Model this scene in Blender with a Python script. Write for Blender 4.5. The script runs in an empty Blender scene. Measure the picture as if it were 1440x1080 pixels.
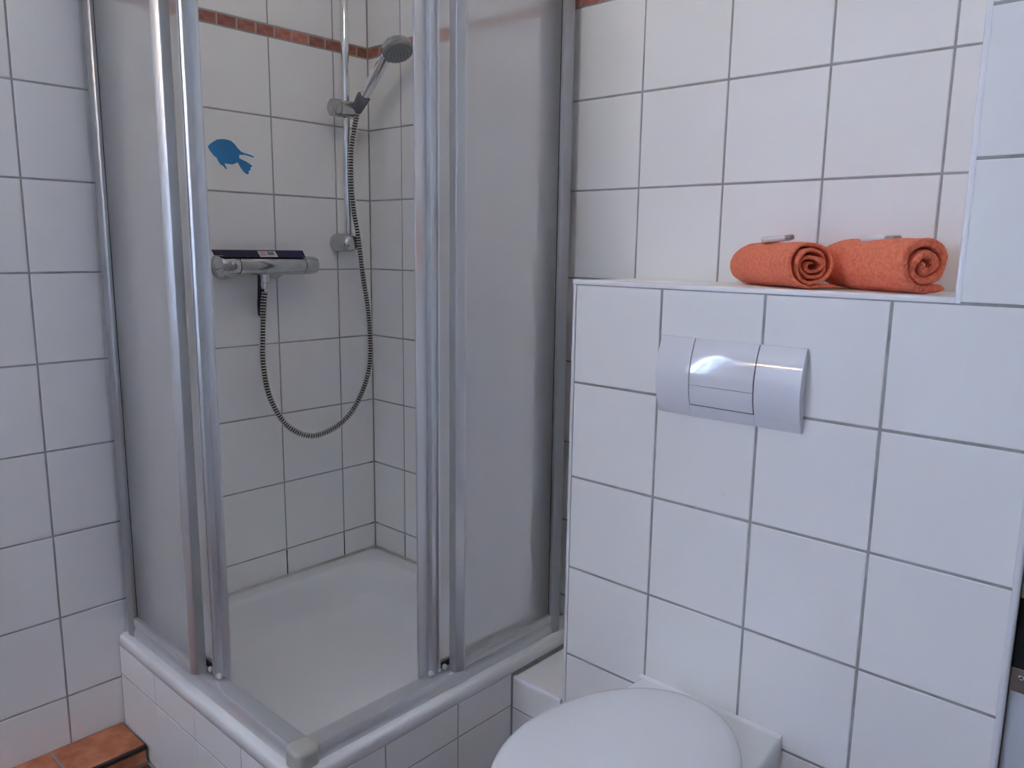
import bpy, bmesh, math, random
from mathutils import Vector, Matrix, noise

random.seed(7)
S = bpy.context.scene
COL = S.collection

# ------------------------------------------------------------------ camera
YAW, PITCH, ROLL = 0.73793, -0.17133, 0.01404
CAM = Vector((1.92828, -1.48073, 1.23284))
F_PX = 1103.276
ca, sa, cb, sb = math.cos(YAW), math.sin(YAW), math.cos(PITCH), math.sin(PITCH)
fwd = Vector((-sa * cb, ca * cb, sb)); right0 = Vector((ca, sa, 0)); up0 = right0.cross(fwd)
cr, sr = math.cos(ROLL), math.sin(ROLL)
rgt = cr * right0 + sr * up0
upv = -sr * right0 + cr * up0
cam_data = bpy.data.cameras.new('camera')
cam = bpy.data.objects.new('camera', cam_data); COL.objects.link(cam)
cam.matrix_world = Matrix(((rgt.x, upv.x, -fwd.x, CAM.x), (rgt.y, upv.y, -fwd.y, CAM.y),
                           (rgt.z, upv.z, -fwd.z, CAM.z), (0, 0, 0, 1)))
cam_data.sensor_fit = 'HORIZONTAL'; cam_data.sensor_width = 36.0
cam_data.lens = F_PX * 36.0 / 1440.0
cam_data.clip_start = 0.02
S.camera = cam

# ------------------------------------------------------------------ sky and exposure
SKY_COLOR = (0.50, 0.66, 1.0)
SKY_STRENGTH = 16.0
EXPOSURE = 2.0
W = bpy.data.worlds.new('sky'); S.world = W; W.use_nodes = True
bg = W.node_tree.nodes.get('Background')
bg.inputs['Color'].default_value = (*SKY_COLOR, 1)
bg.inputs['Strength'].default_value = SKY_STRENGTH
S.view_settings.view_transform = 'Standard'
S.view_settings.look = 'None'
S.view_settings.gamma = 1.0
S.view_settings.use_curve_mapping = False
S.view_settings.exposure = EXPOSURE
S.cycles.max_bounces = 10; S.cycles.diffuse_bounces = 6; S.cycles.glossy_bounces = 3
S.cycles.use_adaptive_sampling = True; S.cycles.adaptive_threshold = 0.02
S.cycles.transmission_bounces = 6; S.cycles.transparent_max_bounces = 12
S.cycles.sample_clamp_indirect = 12.0
S.cycles.use_denoising = True

# room (metres): wall_left x=0, wall_back y=0, floor z=0
RX, RY, RZ = 2.45, -2.95, 2.45
WIN = (-2.80, -2.46, 0.9, 2.2)          # window in wall_left: y0, y1, z0, z1
pl = bpy.data.lights.new('window_portal', 'AREA'); pl.shape = 'RECTANGLE'
pl.size = WIN[1] - WIN[0]; pl.size_y = WIN[3] - WIN[2]
pl.cycles.is_portal = True
po = bpy.data.objects.new('window_portal', pl); COL.objects.link(po)
po.location = (-0.06, (WIN[0] + WIN[1]) / 2, (WIN[2] + WIN[3]) / 2)
po.rotation_euler = (0, -math.pi / 2, 0)

# ------------------------------------------------------------------ materials
def lin(r, g, b):
    f = lambda c: ((c / 255) / 12.92) if c / 255 <= 0.04045 else ((c / 255 + 0.055) / 1.055) ** 2.4
    return (f(r), f(g), f(b))

def mat(name, color, rough=0.5, metal=0.0, spec=0.5, noise_amt=0.0, noise_scale=8.0, bump=0.0, bump_scale=60.0,
        color2=None, rand=0.0, coat=0.0):
    m = bpy.data.materials.new(name); m.use_nodes = True
    nt = m.node_tree; p = nt.nodes['Principled BSDF']
    p.inputs['Base Color'].default_value = (*color, 1)
    p.inputs['Roughness'].default_value = rough
    p.inputs['Metallic'].default_value = metal
    p.inputs['Specular IOR Level'].default_value = spec
    p.inputs['Coat Weight'].default_value = coat
    tc = None
    if noise_amt or bump or color2:
        tc = nt.nodes.new('ShaderNodeTexCoord')
    if color2 is not None or noise_amt:
        n = nt.nodes.new('ShaderNodeTexNoise'); n.inputs['Scale'].default_value = noise_scale
        n.inputs['Detail'].default_value = 6
        nt.links.new(tc.outputs['Object'], n.inputs['Vector'])
        r = nt.nodes.new('ShaderNodeValToRGB')
        c2 = color2 if color2 is not None else tuple(c * (1 - noise_amt) for c in color)
        r.color_ramp.elements[0].position = 0.33; r.color_ramp.elements[0].color = (*c2, 1)
        r.color_ramp.elements[1].position = 0.67; r.color_ramp.elements[1].color = (*color, 1)
        nt.links.new(n.outputs['Fac'], r.inputs['Fac'])
        last = r.outputs['Color']
        if rand:
            oi = nt.nodes.new('ShaderNodeObjectInfo')
            mp = nt.nodes.new('ShaderNodeMapRange')
            mp.inputs['To Min'].default_value = 1 - rand; mp.inputs['To Max'].default_value = 1 + rand * 0.4
            nt.links.new(oi.outputs['Random'], mp.inputs['Value'])
            hs = nt.nodes.new('ShaderNodeHueSaturation')
            nt.links.new(mp.outputs['Result'], hs.inputs['Value'])
            nt.links.new(last, hs.inputs['Color']); last = hs.outputs['Color']
        nt.links.new(last, p.inputs['Base Color'])
    if bump:
        n2 = nt.nodes.new('ShaderNodeTexNoise'); n2.inputs['Scale'].default_value = bump_scale
        n2.inputs['Detail'].default_value = 4
        nt.links.new(tc.outputs['Object'], n2.inputs['Vector'])
        b = nt.nodes.new('ShaderNodeBump'); b.inputs['Strength'].default_value = bump
        b.inputs['Distance'].default_value = 0.002
        nt.links.new(n2.outputs['Fac'], b.inputs['Height'])
        nt.links.new(b.outputs['Normal'], p.inputs['Normal'])
    return m

M = {}
M['tile'] = mat('white_glazed_tile', (0.885, 0.875, 0.85), 0.38, spec=0.35, noise_amt=0.02, noise_scale=3, rand=0.012,
                bump=0.05, bump_scale=14)
M['grout'] = mat('grey_grout', (0.43, 0.425, 0.42), 0.9, spec=0.1, noise_amt=0.25, noise_scale=25)
M['mould'] = mat('black_mould', (0.015, 0.014, 0.012), 0.9, spec=0.1)
M['silicone'] = mat('grey_silicone', (0.66, 0.64, 0.60), 0.5, noise_amt=0.25, noise_scale=18)
M['border_grout'] = mat('beige_grout', (0.47, 0.42, 0.36), 0.9, spec=0.1, noise_amt=0.15, noise_scale=40)
M['terra'] = mat('terracotta_tile', (0.66, 0.26, 0.13), 0.6, color2=(0.42, 0.125, 0.055), noise_scale=22, bump=0.15,
                 bump_scale=60, rand=0.15)
M['floor_terra'] = mat('dark_terracotta_floor', (0.15, 0.06, 0.036), 0.6, color2=(0.09, 0.034, 0.02), noise_scale=22, bump=0.15,
                       bump_scale=60, rand=0.15)
M['mosaic'] = mat('terracotta_mosaic', (0.62, 0.25, 0.18), 0.5, color2=(0.42, 0.13, 0.09), noise_scale=60, rand=0.5)
M['dark_edge'] = mat('dark_edge_profile', (0.035, 0.03, 0.026), 0.5)
M['trim'] = mat('white_plastic_trim', (0.84, 0.84, 0.86), 0.25)
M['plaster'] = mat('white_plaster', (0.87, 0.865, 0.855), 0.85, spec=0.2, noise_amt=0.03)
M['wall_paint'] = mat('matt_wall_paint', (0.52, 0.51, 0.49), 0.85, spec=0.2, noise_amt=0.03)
M['acrylic'] = mat('white_enamel', (0.84, 0.84, 0.835), 0.16, spec=0.5)
M['ceramic'] = mat('white_ceramic', (0.80, 0.80, 0.80), 0.07, spec=0.55)
M['lid'] = mat('white_lid_plastic', (0.80, 0.80, 0.81), 0.22, spec=0.5)
M['plate'] = mat('white_gloss_plastic', (0.76, 0.76, 0.80), 0.06, spec=0.5)
M['gap'] = mat('black_gap', (0.012, 0.012, 0.014), 0.6)
M['alu'] = mat('satin_aluminium', (0.66, 0.67, 0.68), 0.30, metal=0.8)
M['alu_post'] = mat('grey_anodised_profile', (0.42, 0.43, 0.44), 0.36, metal=0.8)
M['alu_matt'] = mat('matt_silver_profile', (0.68, 0.69, 0.70), 0.36, metal=0.75)
M['alu_dark'] = mat('dull_dark_profile', (0.16, 0.17, 0.175), 0.5, metal=0.3)
M['chrome'] = mat('chrome', (0.78, 0.79, 0.80), 0.07, metal=1.0)
M['chrome_worn'] = mat('limescaled_chrome', (0.60, 0.61, 0.61), 0.16, metal=1.0, noise_amt=0.2, noise_scale=40)
M['hose'] = mat('hose_metal', (0.62, 0.62, 0.60), 0.22, metal=1.0)
M['hose_shade'] = mat('hose_groove_shade', (0.02, 0.02, 0.02), 0.6)  # shade between the hose ribs, painted in as near-black
M['spray'] = mat('grey_spray_face', (0.27, 0.285, 0.285), 0.5)
M['nozzle'] = mat('nozzle_rubber', (0.09, 0.095, 0.095), 0.7)
M['holder'] = mat('smoked_holder', (0.22, 0.22, 0.25), 0.2, metal=0.6)
M['navy'] = mat('navy_plastic', (0.010, 0.010, 0.055), 0.35)
M['rubber'] = mat('black_rubber', (0.02, 0.02, 0.022), 0.6)
M['paper'] = mat('paper_label', (0.62, 0.58, 0.60), 0.6)
M['ink'] = mat('label_ink', (0.06, 0.06, 0.07), 0.6)
M['ink_pink'] = mat('label_pink_print', (0.45, 0.22, 0.25), 0.6)
M['fish'] = mat('blue_sticker', lin(50, 135, 195), 0.5, noise_amt=0.15, noise_scale=30)
M['white_roller'] = mat('white_roller', (0.8, 0.8, 0.8), 0.3)
M['steel'] = mat('dull_steel', (0.42, 0.41, 0.38), 0.35, metal=1.0)
M['black'] = mat('hole_dark_black', (0.006, 0.006, 0.006), 0.8)
M['door_white'] = mat('grey_white_lacquer', (0.55, 0.57, 0.60), 0.4)
M['cap_plastic'] = mat('grey_corner_plastic', (0.47, 0.46, 0.42), 0.45)
M['soap_white'] = mat('soap_wrapper', (0.74, 0.74, 0.75), 0.35, color2=(0.62, 0.63, 0.64), noise_scale=40)
M['soap_print'] = mat('soap_wrapper_print', (0.20, 0.21, 0.21), 0.4, color2=(0.45, 0.45, 0.45), noise_scale=300)
M['towel'] = mat('coral_terry', (0.97, 0.285, 0.165), 0.95, spec=0.1, color2=(0.84, 0.19, 0.095), noise_scale=170,
                 bump=1.0, bump_scale=420)
M['towel'].node_tree.nodes['Principled BSDF'].inputs['Sheen Weight'].default_value = 0.25
M['towel'].node_tree.nodes['Principled BSDF'].inputs['Sheen Tint'].default_value = (1, 0.6, 0.5, 1)

def lamp_mat(name, col, strength):
    m = bpy.data.materials.new(name); m.use_nodes = True
    p = m.node_tree.nodes['Principled BSDF']
    p.inputs['Emission Color'].default_value = (*col, 1)
    p.inputs['Emission Strength'].default_value = strength
    return m
M['lamp'] = lamp_mat('warm_lamp_diffuser', (1.0, 0.72, 0.40), 42.0)
M['added_ceiling_lamp'] = lamp_mat('added_lamp_glass', (1.0, 0.90, 0.75), 3.2)  # glow of the added, unseen ceiling lamp

def frosted(milky=True):
    m = bpy.data.materials.new('frosted_shower_pane'); m.use_nodes = True
    nt = m.node_tree; nt.nodes.clear()
    out = nt.nodes.new('ShaderNodeOutputMaterial')
    tc = nt.nodes.new('ShaderNodeTexCoord')
    v = nt.nodes.new('ShaderNodeTexNoise'); v.inputs['Scale'].default_value = 220; v.inputs['Detail'].default_value = 2
    nt.links.new(tc.outputs['Object'], v.inputs['Vector'])
    b = nt.nodes.new('ShaderNodeBump'); b.inputs['Strength'].default_value = 0.35; b.inputs['Distance'].default_value = 0.001
    nt.links.new(v.outputs['Fac'], b.inputs['Height'])
    refr = nt.nodes.new('ShaderNodeBsdfRefraction'); refr.inputs['IOR'].default_value = 1.045
    refr.inputs['Roughness'].default_value = 0.40; refr.inputs['Color'].default_value = (0.99, 0.99, 0.99, 1)
    nt.links.new(b.outputs['Normal'], refr.inputs['Normal'])
    trl = nt.nodes.new('ShaderNodeBsdfTranslucent'); trl.inputs['Color'].default_value = (0.95, 0.95, 0.95, 1)
    dif = nt.nodes.new('ShaderNodeBsdfDiffuse'); dif.inputs['Color'].default_value = (0.92, 0.92, 0.92, 1)
    trn = nt.nodes.new('ShaderNodeBsdfTransparent'); trn.inputs['Color'].default_value = (0.97, 0.97, 0.97, 1)
    gl = nt.nodes.new('ShaderNodeBsdfGlossy'); gl.inputs['Roughness'].default_value = 0.2
    nt.links.new(b.outputs['Normal'], gl.inputs['Normal'])
    def mix(a, c, f):
        x = nt.nodes.new('ShaderNodeMixShader'); x.inputs['Fac'].default_value = f
        nt.links.new(a, x.inputs[1]); nt.links.new(c, x.inputs[2]); return x.outputs['Shader']
    if milky:
        d = mix(dif.outputs[0], trl.outputs[0], 0.68)
        s = mix(refr.outputs[0], d, 0.52)
        s = mix(s, trn.outputs[0], 0.42)
        s = mix(s, gl.outputs[0], 0.03)
    else:
        s = trn.outputs[0]
    nt.links.new(s, out.inputs['Surface'])
    return m
M['frosted'] = frosted()
M['frosted_inner'] = frosted(False)

def clear_pane():
    m = bpy.data.materials.new('window_glass'); m.use_nodes = True
    nt = m.node_tree; nt.nodes.clear()
    out = nt.nodes.new('ShaderNodeOutputMaterial')
    t = nt.nodes.new('ShaderNodeBsdfTransparent'); g = nt.nodes.new('ShaderNodeBsdfGlossy')
    g.inputs['Roughness'].default_value = 0.02
    x = nt.nodes.new('ShaderNodeMixShader'); x.inputs['Fac'].default_value = 0.06
    nt.links.new(t.outputs[0], x.inputs[1]); nt.links.new(g.outputs[0], x.inputs[2])
    nt.links.new(x.outputs[0], out.inputs['Surface'])
    return m
M['pane'] = clear_pane()

# ------------------------------------------------------------------ mesh helpers
def link(name, me, material, parent=None):
    o = bpy.data.objects.new(name, me); COL.objects.link(o)
    if material is not None and not me.materials:
        me.materials.append(M[material] if isinstance(material, str) else material)
    if parent is not None:
        o.parent = parent
    return o

def finish(bm, name, smooth=True, angle=32):
    bmesh.ops.recalc_face_normals(bm, faces=bm.faces[:])
    if smooth:
        for f in bm.faces: f.smooth = True
        lim = math.radians(angle)
        for e in bm.edges:
            if len(e.link_faces) == 2 and e.calc_face_angle(0.0) > lim:
                e.smooth = False
    me = bpy.data.meshes.new(name); bm.to_mesh(me); bm.free()
    return me

def add_box(bm, lo, hi, bevel=0.0, seg=2):
    vs = [bm.verts.new((x, y, z)) for x in (lo[0], hi[0]) for y in (lo[1], hi[1]) for z in (lo[2], hi[2])]
    fs = [(0, 1, 3, 2), (4, 6, 7, 5), (0, 4, 5, 1), (2, 3, 7, 6), (0, 2, 6, 4), (1, 5, 7, 3)]
    faces = [bm.faces.new([vs[i] for i in f]) for f in fs]
    if bevel:
        es = list({e for f in faces for e in f.edges})
        bmesh.ops.bevel(bm, geom=es, offset=bevel, segments=seg, affect='EDGES', profile=0.5)

def box(name, lo, hi, material, parent=None, bevel=0.0, seg=2):
    bm = bmesh.new(); add_box(bm, lo, hi, bevel, seg)
    return link(name, finish(bm, name, smooth=bevel > 0, angle=50), material, parent)

def add_prism(bm, poly, fn, t0, t1, cap=True):
    """extrude 2-D polygon poly; fn(a, b, t) -> 3-D point"""
    r0 = [bm.verts.new(fn(a, b, t0)) for a, b in poly]
    r1 = [bm.verts.new(fn(a, b, t1)) for a, b in poly]
    n = len(poly)
    for i in range(n):
        j = (i + 1) % n
        bm.faces.new((r0[i], r0[j], r1[j], r1[i]))
    if cap:
        bm.faces.new(r0[::-1]); bm.faces.new(r1)

def prism(name, poly, fn, t0, t1, material, parent=None, smooth=True, angle=40):
    bm = bmesh.new(); add_prism(bm, poly, fn, t0, t1)
    return link(name, finish(bm, name, smooth, angle), material, parent)

def frame_from(axis):
    a = Vector(axis).normalized()
    h = Vector((0, 0, 1)) if abs(a.z) < 0.9 else Vector((1, 0, 0))
    u = h.cross(a).normalized(); v = a.cross(u)
    return a, u, v

def add_lathe(bm, base, axis, prof, seg=32, squash=1.0):
    """prof: list of (t along axis, radius)"""
    a, u, v = frame_from(axis); base = Vector(base); rings = []
    for t, r in prof:
        if r <= 1e-6:
            rings.append([bm.verts.new(base + a * t)])
        else:
            rings.append([bm.verts.new(base + a * t + u * (r * math.cos(2 * math.pi * k / seg)) +
                                       v * (r * squash * math.sin(2 * math.pi * k / seg))) for k in range(seg)])
    for q in range(len(rings) - 1):
        A, B = rings[q], rings[q + 1]
        for k in range(seg):
            j = (k + 1) % seg
            if len(A) == 1 and len(B) == 1: continue
            if len(A) == 1: bm.faces.new((A[0], B[j], B[k]))
            elif len(B) == 1: bm.faces.new((A[k], A[j], B[0]))
            else: bm.faces.new((A[k], A[j], B[j], B[k]))
    if len(rings[0]) > 1: bm.faces.new(rings[0][::-1])
    if len(rings[-1]) > 1: bm.faces.new(rings[-1])

def lathe(name, base, axis, prof, material, parent=None, seg=32, squash=1.0, angle=32):
    bm = bmesh.new(); add_lathe(bm, base, axis, prof, seg, squash)
    return link(name, finish(bm, name, True, angle), material, parent)

def rounded(t0, t1, r, b=0.002):
    """cylinder profile with rounded rims"""
    return [(t0, 0), (t0, r - b), (t0 + b * 0.3, r - b * 0.3), (t0 + b, r), (t1 - b, r), (t1 - b * 0.3, r - b * 0.3), (t1, r - b), (t1, 0)]

def catmull(pts, n):
    P = [Vector(p) for p in pts]; P = [P[0] * 2 - P[1]] + P + [P[-1] * 2 - P[-2]]
    out = []
    for i in range(1, len(P) - 2):
        for k in range(n):
            t = k / n
            out.append(0.5 * ((2 * P[i]) + (-P[i - 1] + P[i + 1]) * t + (2 * P[i - 1] - 5 * P[i] + 4 * P[i + 1] - P[i + 2]) * t * t +
                              (-P[i - 1] + 3 * P[i] - 3 * P[i + 1] + P[i + 2]) * t ** 3))
    out.append(P[-2]); return out

def add_loft(bm, loops, cap0=True, cap1=True):
    R = [[bm.verts.new(p) for p in L] for L in loops]
    n = len(R[0])
    for q in range(len(R) - 1):
        for k in range(n):
            j = (k + 1) % n
            bm.faces.new((R[q][k], R[q][j], R[q + 1][j], R[q + 1][k]))
    if cap0: bm.faces.new(R[0][::-1])
    if cap1: bm.faces.new(R[-1])

def empty(name, loc=(0, 0, 0)):
    o = bpy.data.objects.new(name, None); COL.objects.link(o); o.location = loc
    o.empty_display_size = 0.05
    return o

def tag(o, label, cat, group=None, kind=None):
    o['label'] = label; o['category'] = cat
    if group: o['group'] = group
    if kind: o['kind'] = kind
    return o

def struct(o, label, cat):
    return tag(o, label, cat, kind='structure')

# ------------------------------------------------------------------ tiles
GROUT = 0.0040
RECESS = 0.0012
TILE_MESH = {}
def tile_mesh(w, h, material, c=0.0011, name='tile'):
    key = (round(w, 4), round(h, 4), material, c)
    if key in TILE_MESH: return TILE_MESH[key]
    bm = bmesh.new()
    def ring(ins, n):
        a, b = w / 2 - ins, h / 2 - ins
        return [bm.verts.new((x, y, n)) for x, y in ((-a, -b), (a, -b), (a, b), (-a, b))]
    r0, r1, r2 = ring(0, -0.006), ring(0, -c), ring(c, 0)
    for A, B in ((r0, r1), (r1, r2)):
        for k in range(4):
            bm.faces.new((A[k], A[(k + 1) % 4], B[(k + 1) % 4], B[k]))
    bm.faces.new(r2)
    me = bpy.data.meshes.new(name); bm.to_mesh(me); bm.free()
    me.materials.append(M[material])
    TILE_MESH[key] = me
    return me

def lines(lo, hi, ref, pitch):
    k = math.ceil((lo - ref) / pitch + 1e-6); out = [lo]
    while ref + k * pitch < hi - 1e-6:
        out.append(ref + k * pitch); k += 1
    out.append(hi); return out

def tile_grid(parent, origin, U, V, N, us, vs, material='tile', g=GROUT, name='tile', c=0.0011, jitter=0.0):
    U, V, N, origin = Vector(U), Vector(V), Vector(N), Vector(origin)
    for i in range(len(us) - 1):
        for j in range(len(vs) - 1):
            w, h = us[i + 1] - us[i] - g, vs[j + 1] - vs[j] - g
            if w < 0.005 or h < 0.005: continue
            o = bpy.data.objects.new(name, tile_mesh(w, h, material, c, name)); COL.objects.link(o)
            o.parent = parent
            p = origin + U * ((us[i] + us[i + 1]) / 2) + V * ((vs[j] + vs[j + 1]) / 2) + N * random.uniform(-jitter, jitter)
            o.matrix_local = Matrix(((U.x, V.x, N.x, p.x), (U.y, V.y, N.y, p.y), (U.z, V.z, N.z, p.z), (0, 0, 0, 1)))

X, Y, Z = (1, 0, 0), (0, 1, 0), (0, 0, 1)
ROW = 1.5665                                     # a horizontal joint of both walls
B0, B1 = 1.7655, 1.7945                          # terracotta border
low_rows = lines(0.0, B0, ROW - 0.001, 0.2)
if low_rows[-1] - low_rows[-2] < 0.02: low_rows.pop(-2)
top_rows = lines(B1, RZ, B1 + 0.2, 0.2)

# wall_left with a window opening
bm = bmesh.new()
y0, y1, z0, z1 = WIN
T = 0.16
for lo, hi in (((-T, y1, -0.05), (-RECESS, T, RZ)), ((-T, RY - T, -0.05), (-RECESS, y0, RZ)),
               ((-T, y0, -0.05), (-RECESS, y1, z0)), ((-T, y0, z1), (-RECESS, y1, RZ))):
    add_box(bm, lo, hi)
wall_left = link('wall_left', finish(bm, 'wall_left', False), 'grout')
struct(wall_left, 'white tiled side wall with the shower mixer and fish sticker', 'wall')
ycols = lines(y1, 0.0, -0.119, 0.2)
tile_grid(wall_left, (0, 0, 0), Y, Z, X, ycols, low_rows)
tile_grid(wall_left, (0, 0, 0), Y, Z, X, ycols, top_rows)
# rest of the wall round the window (behind the camera)
tile_grid(wall_left, (0, 0, 0), Y, Z, X, lines(y0, y1, -0.119, 0.2), [0.0, 0.165, 0.365, 0.565, 0.765, z0])
tile_grid(wall_left, (0, 0, 0), Y, Z, X, lines(RY, y0, -0.119, 0.2), low_rows)
mos_y = [-0.459 - 0.0527 * k for k in range(29, 0, -1)] + [-0.459, -0.406, -0.353, -0.300, -0.248, -0.196, -0.144, -0.091, -0.038, 0.0]
tile_grid(wall_left, (0.0003, 0, 0), Y, Z, X, mos_y, [B0 - 0.0002, B1 + 0.0002], 'mosaic', 0.0046, 'mosaic_tile', 0.0008, 0.0003)
box('border_grout', (-0.004, mos_y[0], B0 + 0.0008), (-0.0004, 0, B1 - 0.0008), 'border_grout', wall_left)

# wall_back
bm = bmesh.new(); add_box(bm, (-T, RECESS, -0.05), (RX + T, T, RZ))
wall_back = link('wall_back', finish(bm, 'wall_back', False), 'grout')
struct(wall_back, 'white tiled back wall behind the shower and the towel niche', 'wall')
xcols = lines(0.0, 1.753, 0.1457, 0.2)
tile_grid(wall_back, (0, 0, 0), X, Z, (0, -1, 0), xcols, low_rows)
tile_grid(wall_back, (0, 0, 0), X, Z, (0, -1, 0), xcols, top_rows)
mos_x = [0.0, 0.054] + [0.054 + 0.0515 * k for k in range(1, 33)]
tile_grid(wall_back, (0, -0.0003, 0), X, Z, (0, -1, 0), mos_x, [B0 - 0.0002, B1 + 0.0002], 'mosaic', 0.0046, 'mosaic_tile', 0.0008, 0.0003)
box('border_grout', (0, 0.0004, B0 + 0.0008), (mos_x[-1], 0.004, B1 - 0.0008), 'border_grout', wall_back)

# black mould in the lowest joints of the shower
def stain(parent, lo, hi):
    box('joint_stain', lo, hi, 'mould', parent)
for yy in (-0.119, -0.319):
    stain(wall_left, (-0.003, yy - 0.0013, 0.289), (-0.0006, yy + 0.0013, 0.362))
stain(wall_back, (0.1457 - 0.0012, 0.0006, 0.289), (0.1457 + 0.0012, 0.003, 0.36))
for zz in (0.3665, 0.5665):
    stain(wall_left, (-0.003, -0.018, zz - 0.0024), (-0.0006, -0.004, zz - 0.0002))
    stain(wall_back, (0.004, 0.0006, zz - 0.0024), (0.014, 0.003, zz - 0.0002))

# floor, ceiling and the unseen sides of the room
floor = box('floor', (-T, RY - T, -0.1), (RX + T, T, -RECESS), 'grout')
struct(floor, 'terracotta tiled bathroom floor', 'floor')
tile_grid(floor, (0, 0, 0), X, Y, Z, lines(0.144, RX, 0.3, 0.3), lines(RY, -0.8, -0.8, 0.3), 'floor_terra', 0.005, 'tile')
tile_grid(floor, (0, 0, 0), X, Y, Z, lines(0.8, RX, 0.3, 0.3), [-0.8, -0.5, -0.22], 'floor_terra', 0.005, 'tile')
ceiling = box('ceiling', (-T, RY - T, RZ), (RX + T, T, RZ + 0.1), 'plaster')
struct(ceiling, 'white plastered ceiling', 'ceiling')
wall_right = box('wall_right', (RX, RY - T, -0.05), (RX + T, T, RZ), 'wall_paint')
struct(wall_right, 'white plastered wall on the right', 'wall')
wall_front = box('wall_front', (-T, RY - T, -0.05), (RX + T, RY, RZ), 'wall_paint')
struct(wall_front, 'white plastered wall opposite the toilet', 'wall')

# window
win = empty('window_1', (-0.08, (y0 + y1) / 2, z0)); struct(win, 'white framed window letting daylight into the bathroom', 'window')
def wbox(name, lo, hi, m, bevel=0.004, parent=None):
    off = win.location
    return box(name, [a - b for a, b in zip(lo, off)], [a - b for a, b in zip(hi, off)], m, parent or win, bevel)
wbox('window_frame', (-0.11, y0, z0), (-0.06, y0 + 0.03, z1), 'trim')
wbox('window_frame', (-0.11, y1 - 0.03, z0), (-0.06, y1, z1), 'trim')
wbox('window_frame', (-0.11, y0 + 0.03, z0), (-0.06, y1 - 0.03, z0 + 0.05), 'trim')
wbox('window_frame', (-0.11, y0 + 0.03, z1 - 0.05), (-0.06, y1 - 0.03, z1), 'trim')
wbox('pane', (-0.088, y0 + 0.03, z0 + 0.05), (-0.084, y1 - 0.03, z1 - 0.05), 'pane', 0)

# ------------------------------------------------------------------ boxed-in cistern wall with the towel ledge
YF = -0.2213
XL, XR, XN = 0.953, 1.753, 1.637
LEDGE = 1.171
bm = bmesh.new()
add_box(bm, (XL - 0.004, YF + RECESS, 0), (XR + 0.004, -RECESS, LEDGE - RECESS))
add_box(bm, (XN + 0.004, YF + RECESS, LEDGE - RECESS), (XR + 0.004, -RECESS, RZ))
wall_c = link('wall_cistern', finish(bm, 'wall_cistern', False), 'grout')
struct(wall_c, 'white tiled boxed-in cistern wall behind the toilet', 'wall')
q_rows = [0.0, 0.164, 0.364, 0.564, 0.764, 0.964, 1.164]
tile_grid(wall_c, (0, YF, 0), X, Z, (0, -1, 0), [XL, 1.153, 1.353, 1.553, XR], q_rows, g=0.0046)
tile_grid(wall_c, (0, YF, 0), X, Z, (0, -1, 0), [XN + 0.004, XR], [1.164, 1.364, 1.564, 1.764, 1.964, 2.164, 2.364, RZ], g=0.0046)
tile_grid(wall_c, (0, 0, LEDGE), X, Y, Z, lines(XL - 0.004, XN, 0.9457, 0.2), [YF + 0.008, 0.0])
tile_grid(wall_c, (XN, 0, 0), (0, -1, 0), Z, (-1, 0, 0), [0.0, -YF - 0.008], [LEDGE] + [ROW - 0.2 + 0.2 * k for k in range(0, 6)])
tile_grid(wall_c, (XL - 0.005, 0, 0), (0, -1, 0), Z, (-1, 0, 0), [0.001, -YF - 0.008], [0.255, 0.364, 0.564, 0.764, 0.964, 1.164])

def quarter(r=0.009, n=5, b=0.0):
    """corner trim section: square with one rounded outer corner at (0,0) quadrant"""
    pts = [(r, r), (0 + b, r)]
    pts = [(r, r), (0, r)]
    for k in range(n + 1):
        a = math.pi - 0 + (math.pi / 2) * k / n
        pts.append((r * 0.6 + r * 0.6 * math.cos(a), r * 0.6 + r * 0.6 * math.sin(a)))
    pts.append((r, 0))
    return pts
q = quarter()
tr = []
tr.append((prism('trim_1', q, lambda a, b, t: (XL - 0.0085 + a, YF - 0.0006 + b, t), 0.0, 1.1635, 'trim'), 'white corner strip up the left edge of the cistern wall'))
tr.append((prism('trim_2', q, lambda a, b, t: (t, YF - 0.0006 + a, LEDGE + 0.002 - b), XL - 0.0085, XN, 'trim'), 'white edge strip along the front of the towel ledge'))
tr.append((prism('trim_3', q, lambda a, b, t: (XN - 0.0015 + a, YF - 0.0006 + b, t), LEDGE - 0.007, RZ, 'trim'), 'white vertical edge strip at the right side of the towel niche'))
tr.append((prism('trim_4', q, lambda a, b, t: (XR + 0.0065 - a, YF - 0.0006 + b, t), 0.0, RZ, 'trim'), 'white corner strip beside the door jamb'))

# low tiled base: shower skirt and the small ledge beside it
TB = 0.2525
TX, TYF = 0.7965, -0.7965
bm = bmesh.new()
add_box(bm, (RECESS, TYF + RECESS, 0), (TX - RECESS, TYF + 0.05, TB))
add_box(bm, (TX - 0.05, TYF + 0.05, 0), (TX - RECESS, -0.004, TB))
add_box(bm, (TX - RECESS, YF + RECESS, 0), (XL - 0.0095, -0.004, 0.2455 - RECESS))
base = link('wall_skirt', finish(bm, 'wall_skirt', False), 'grout')
struct(base, 'low white tiled skirt under the shower tray with a small ledge', 'wall')
tile_grid(base, (0, TYF, 0), X, Z, (0, -1, 0), [0.004, 0.2, 0.395, 0.593, TX - 0.001], [0.0, 0.176, TB + 0.001], g=0.0026)
tile_grid(base, (TX, 0, 0), Y, Z, X, [TYF + 0.001, -0.595, -0.395, YF - 0.001], [0.0, 0.172, TB + 0.001], g=0.0026)
tile_grid(base, (0, YF, 0), X, Z, (0, -1, 0), [TX + 0.001, XL - 0.0095], [0.0, 0.167, 0.238], g=0.0026)
tile_grid(base, (0, 0, 0.2455), X, Y, Z, [TX + 0.003, XL - 0.0095], [YF + 0.008, -0.004])
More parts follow.
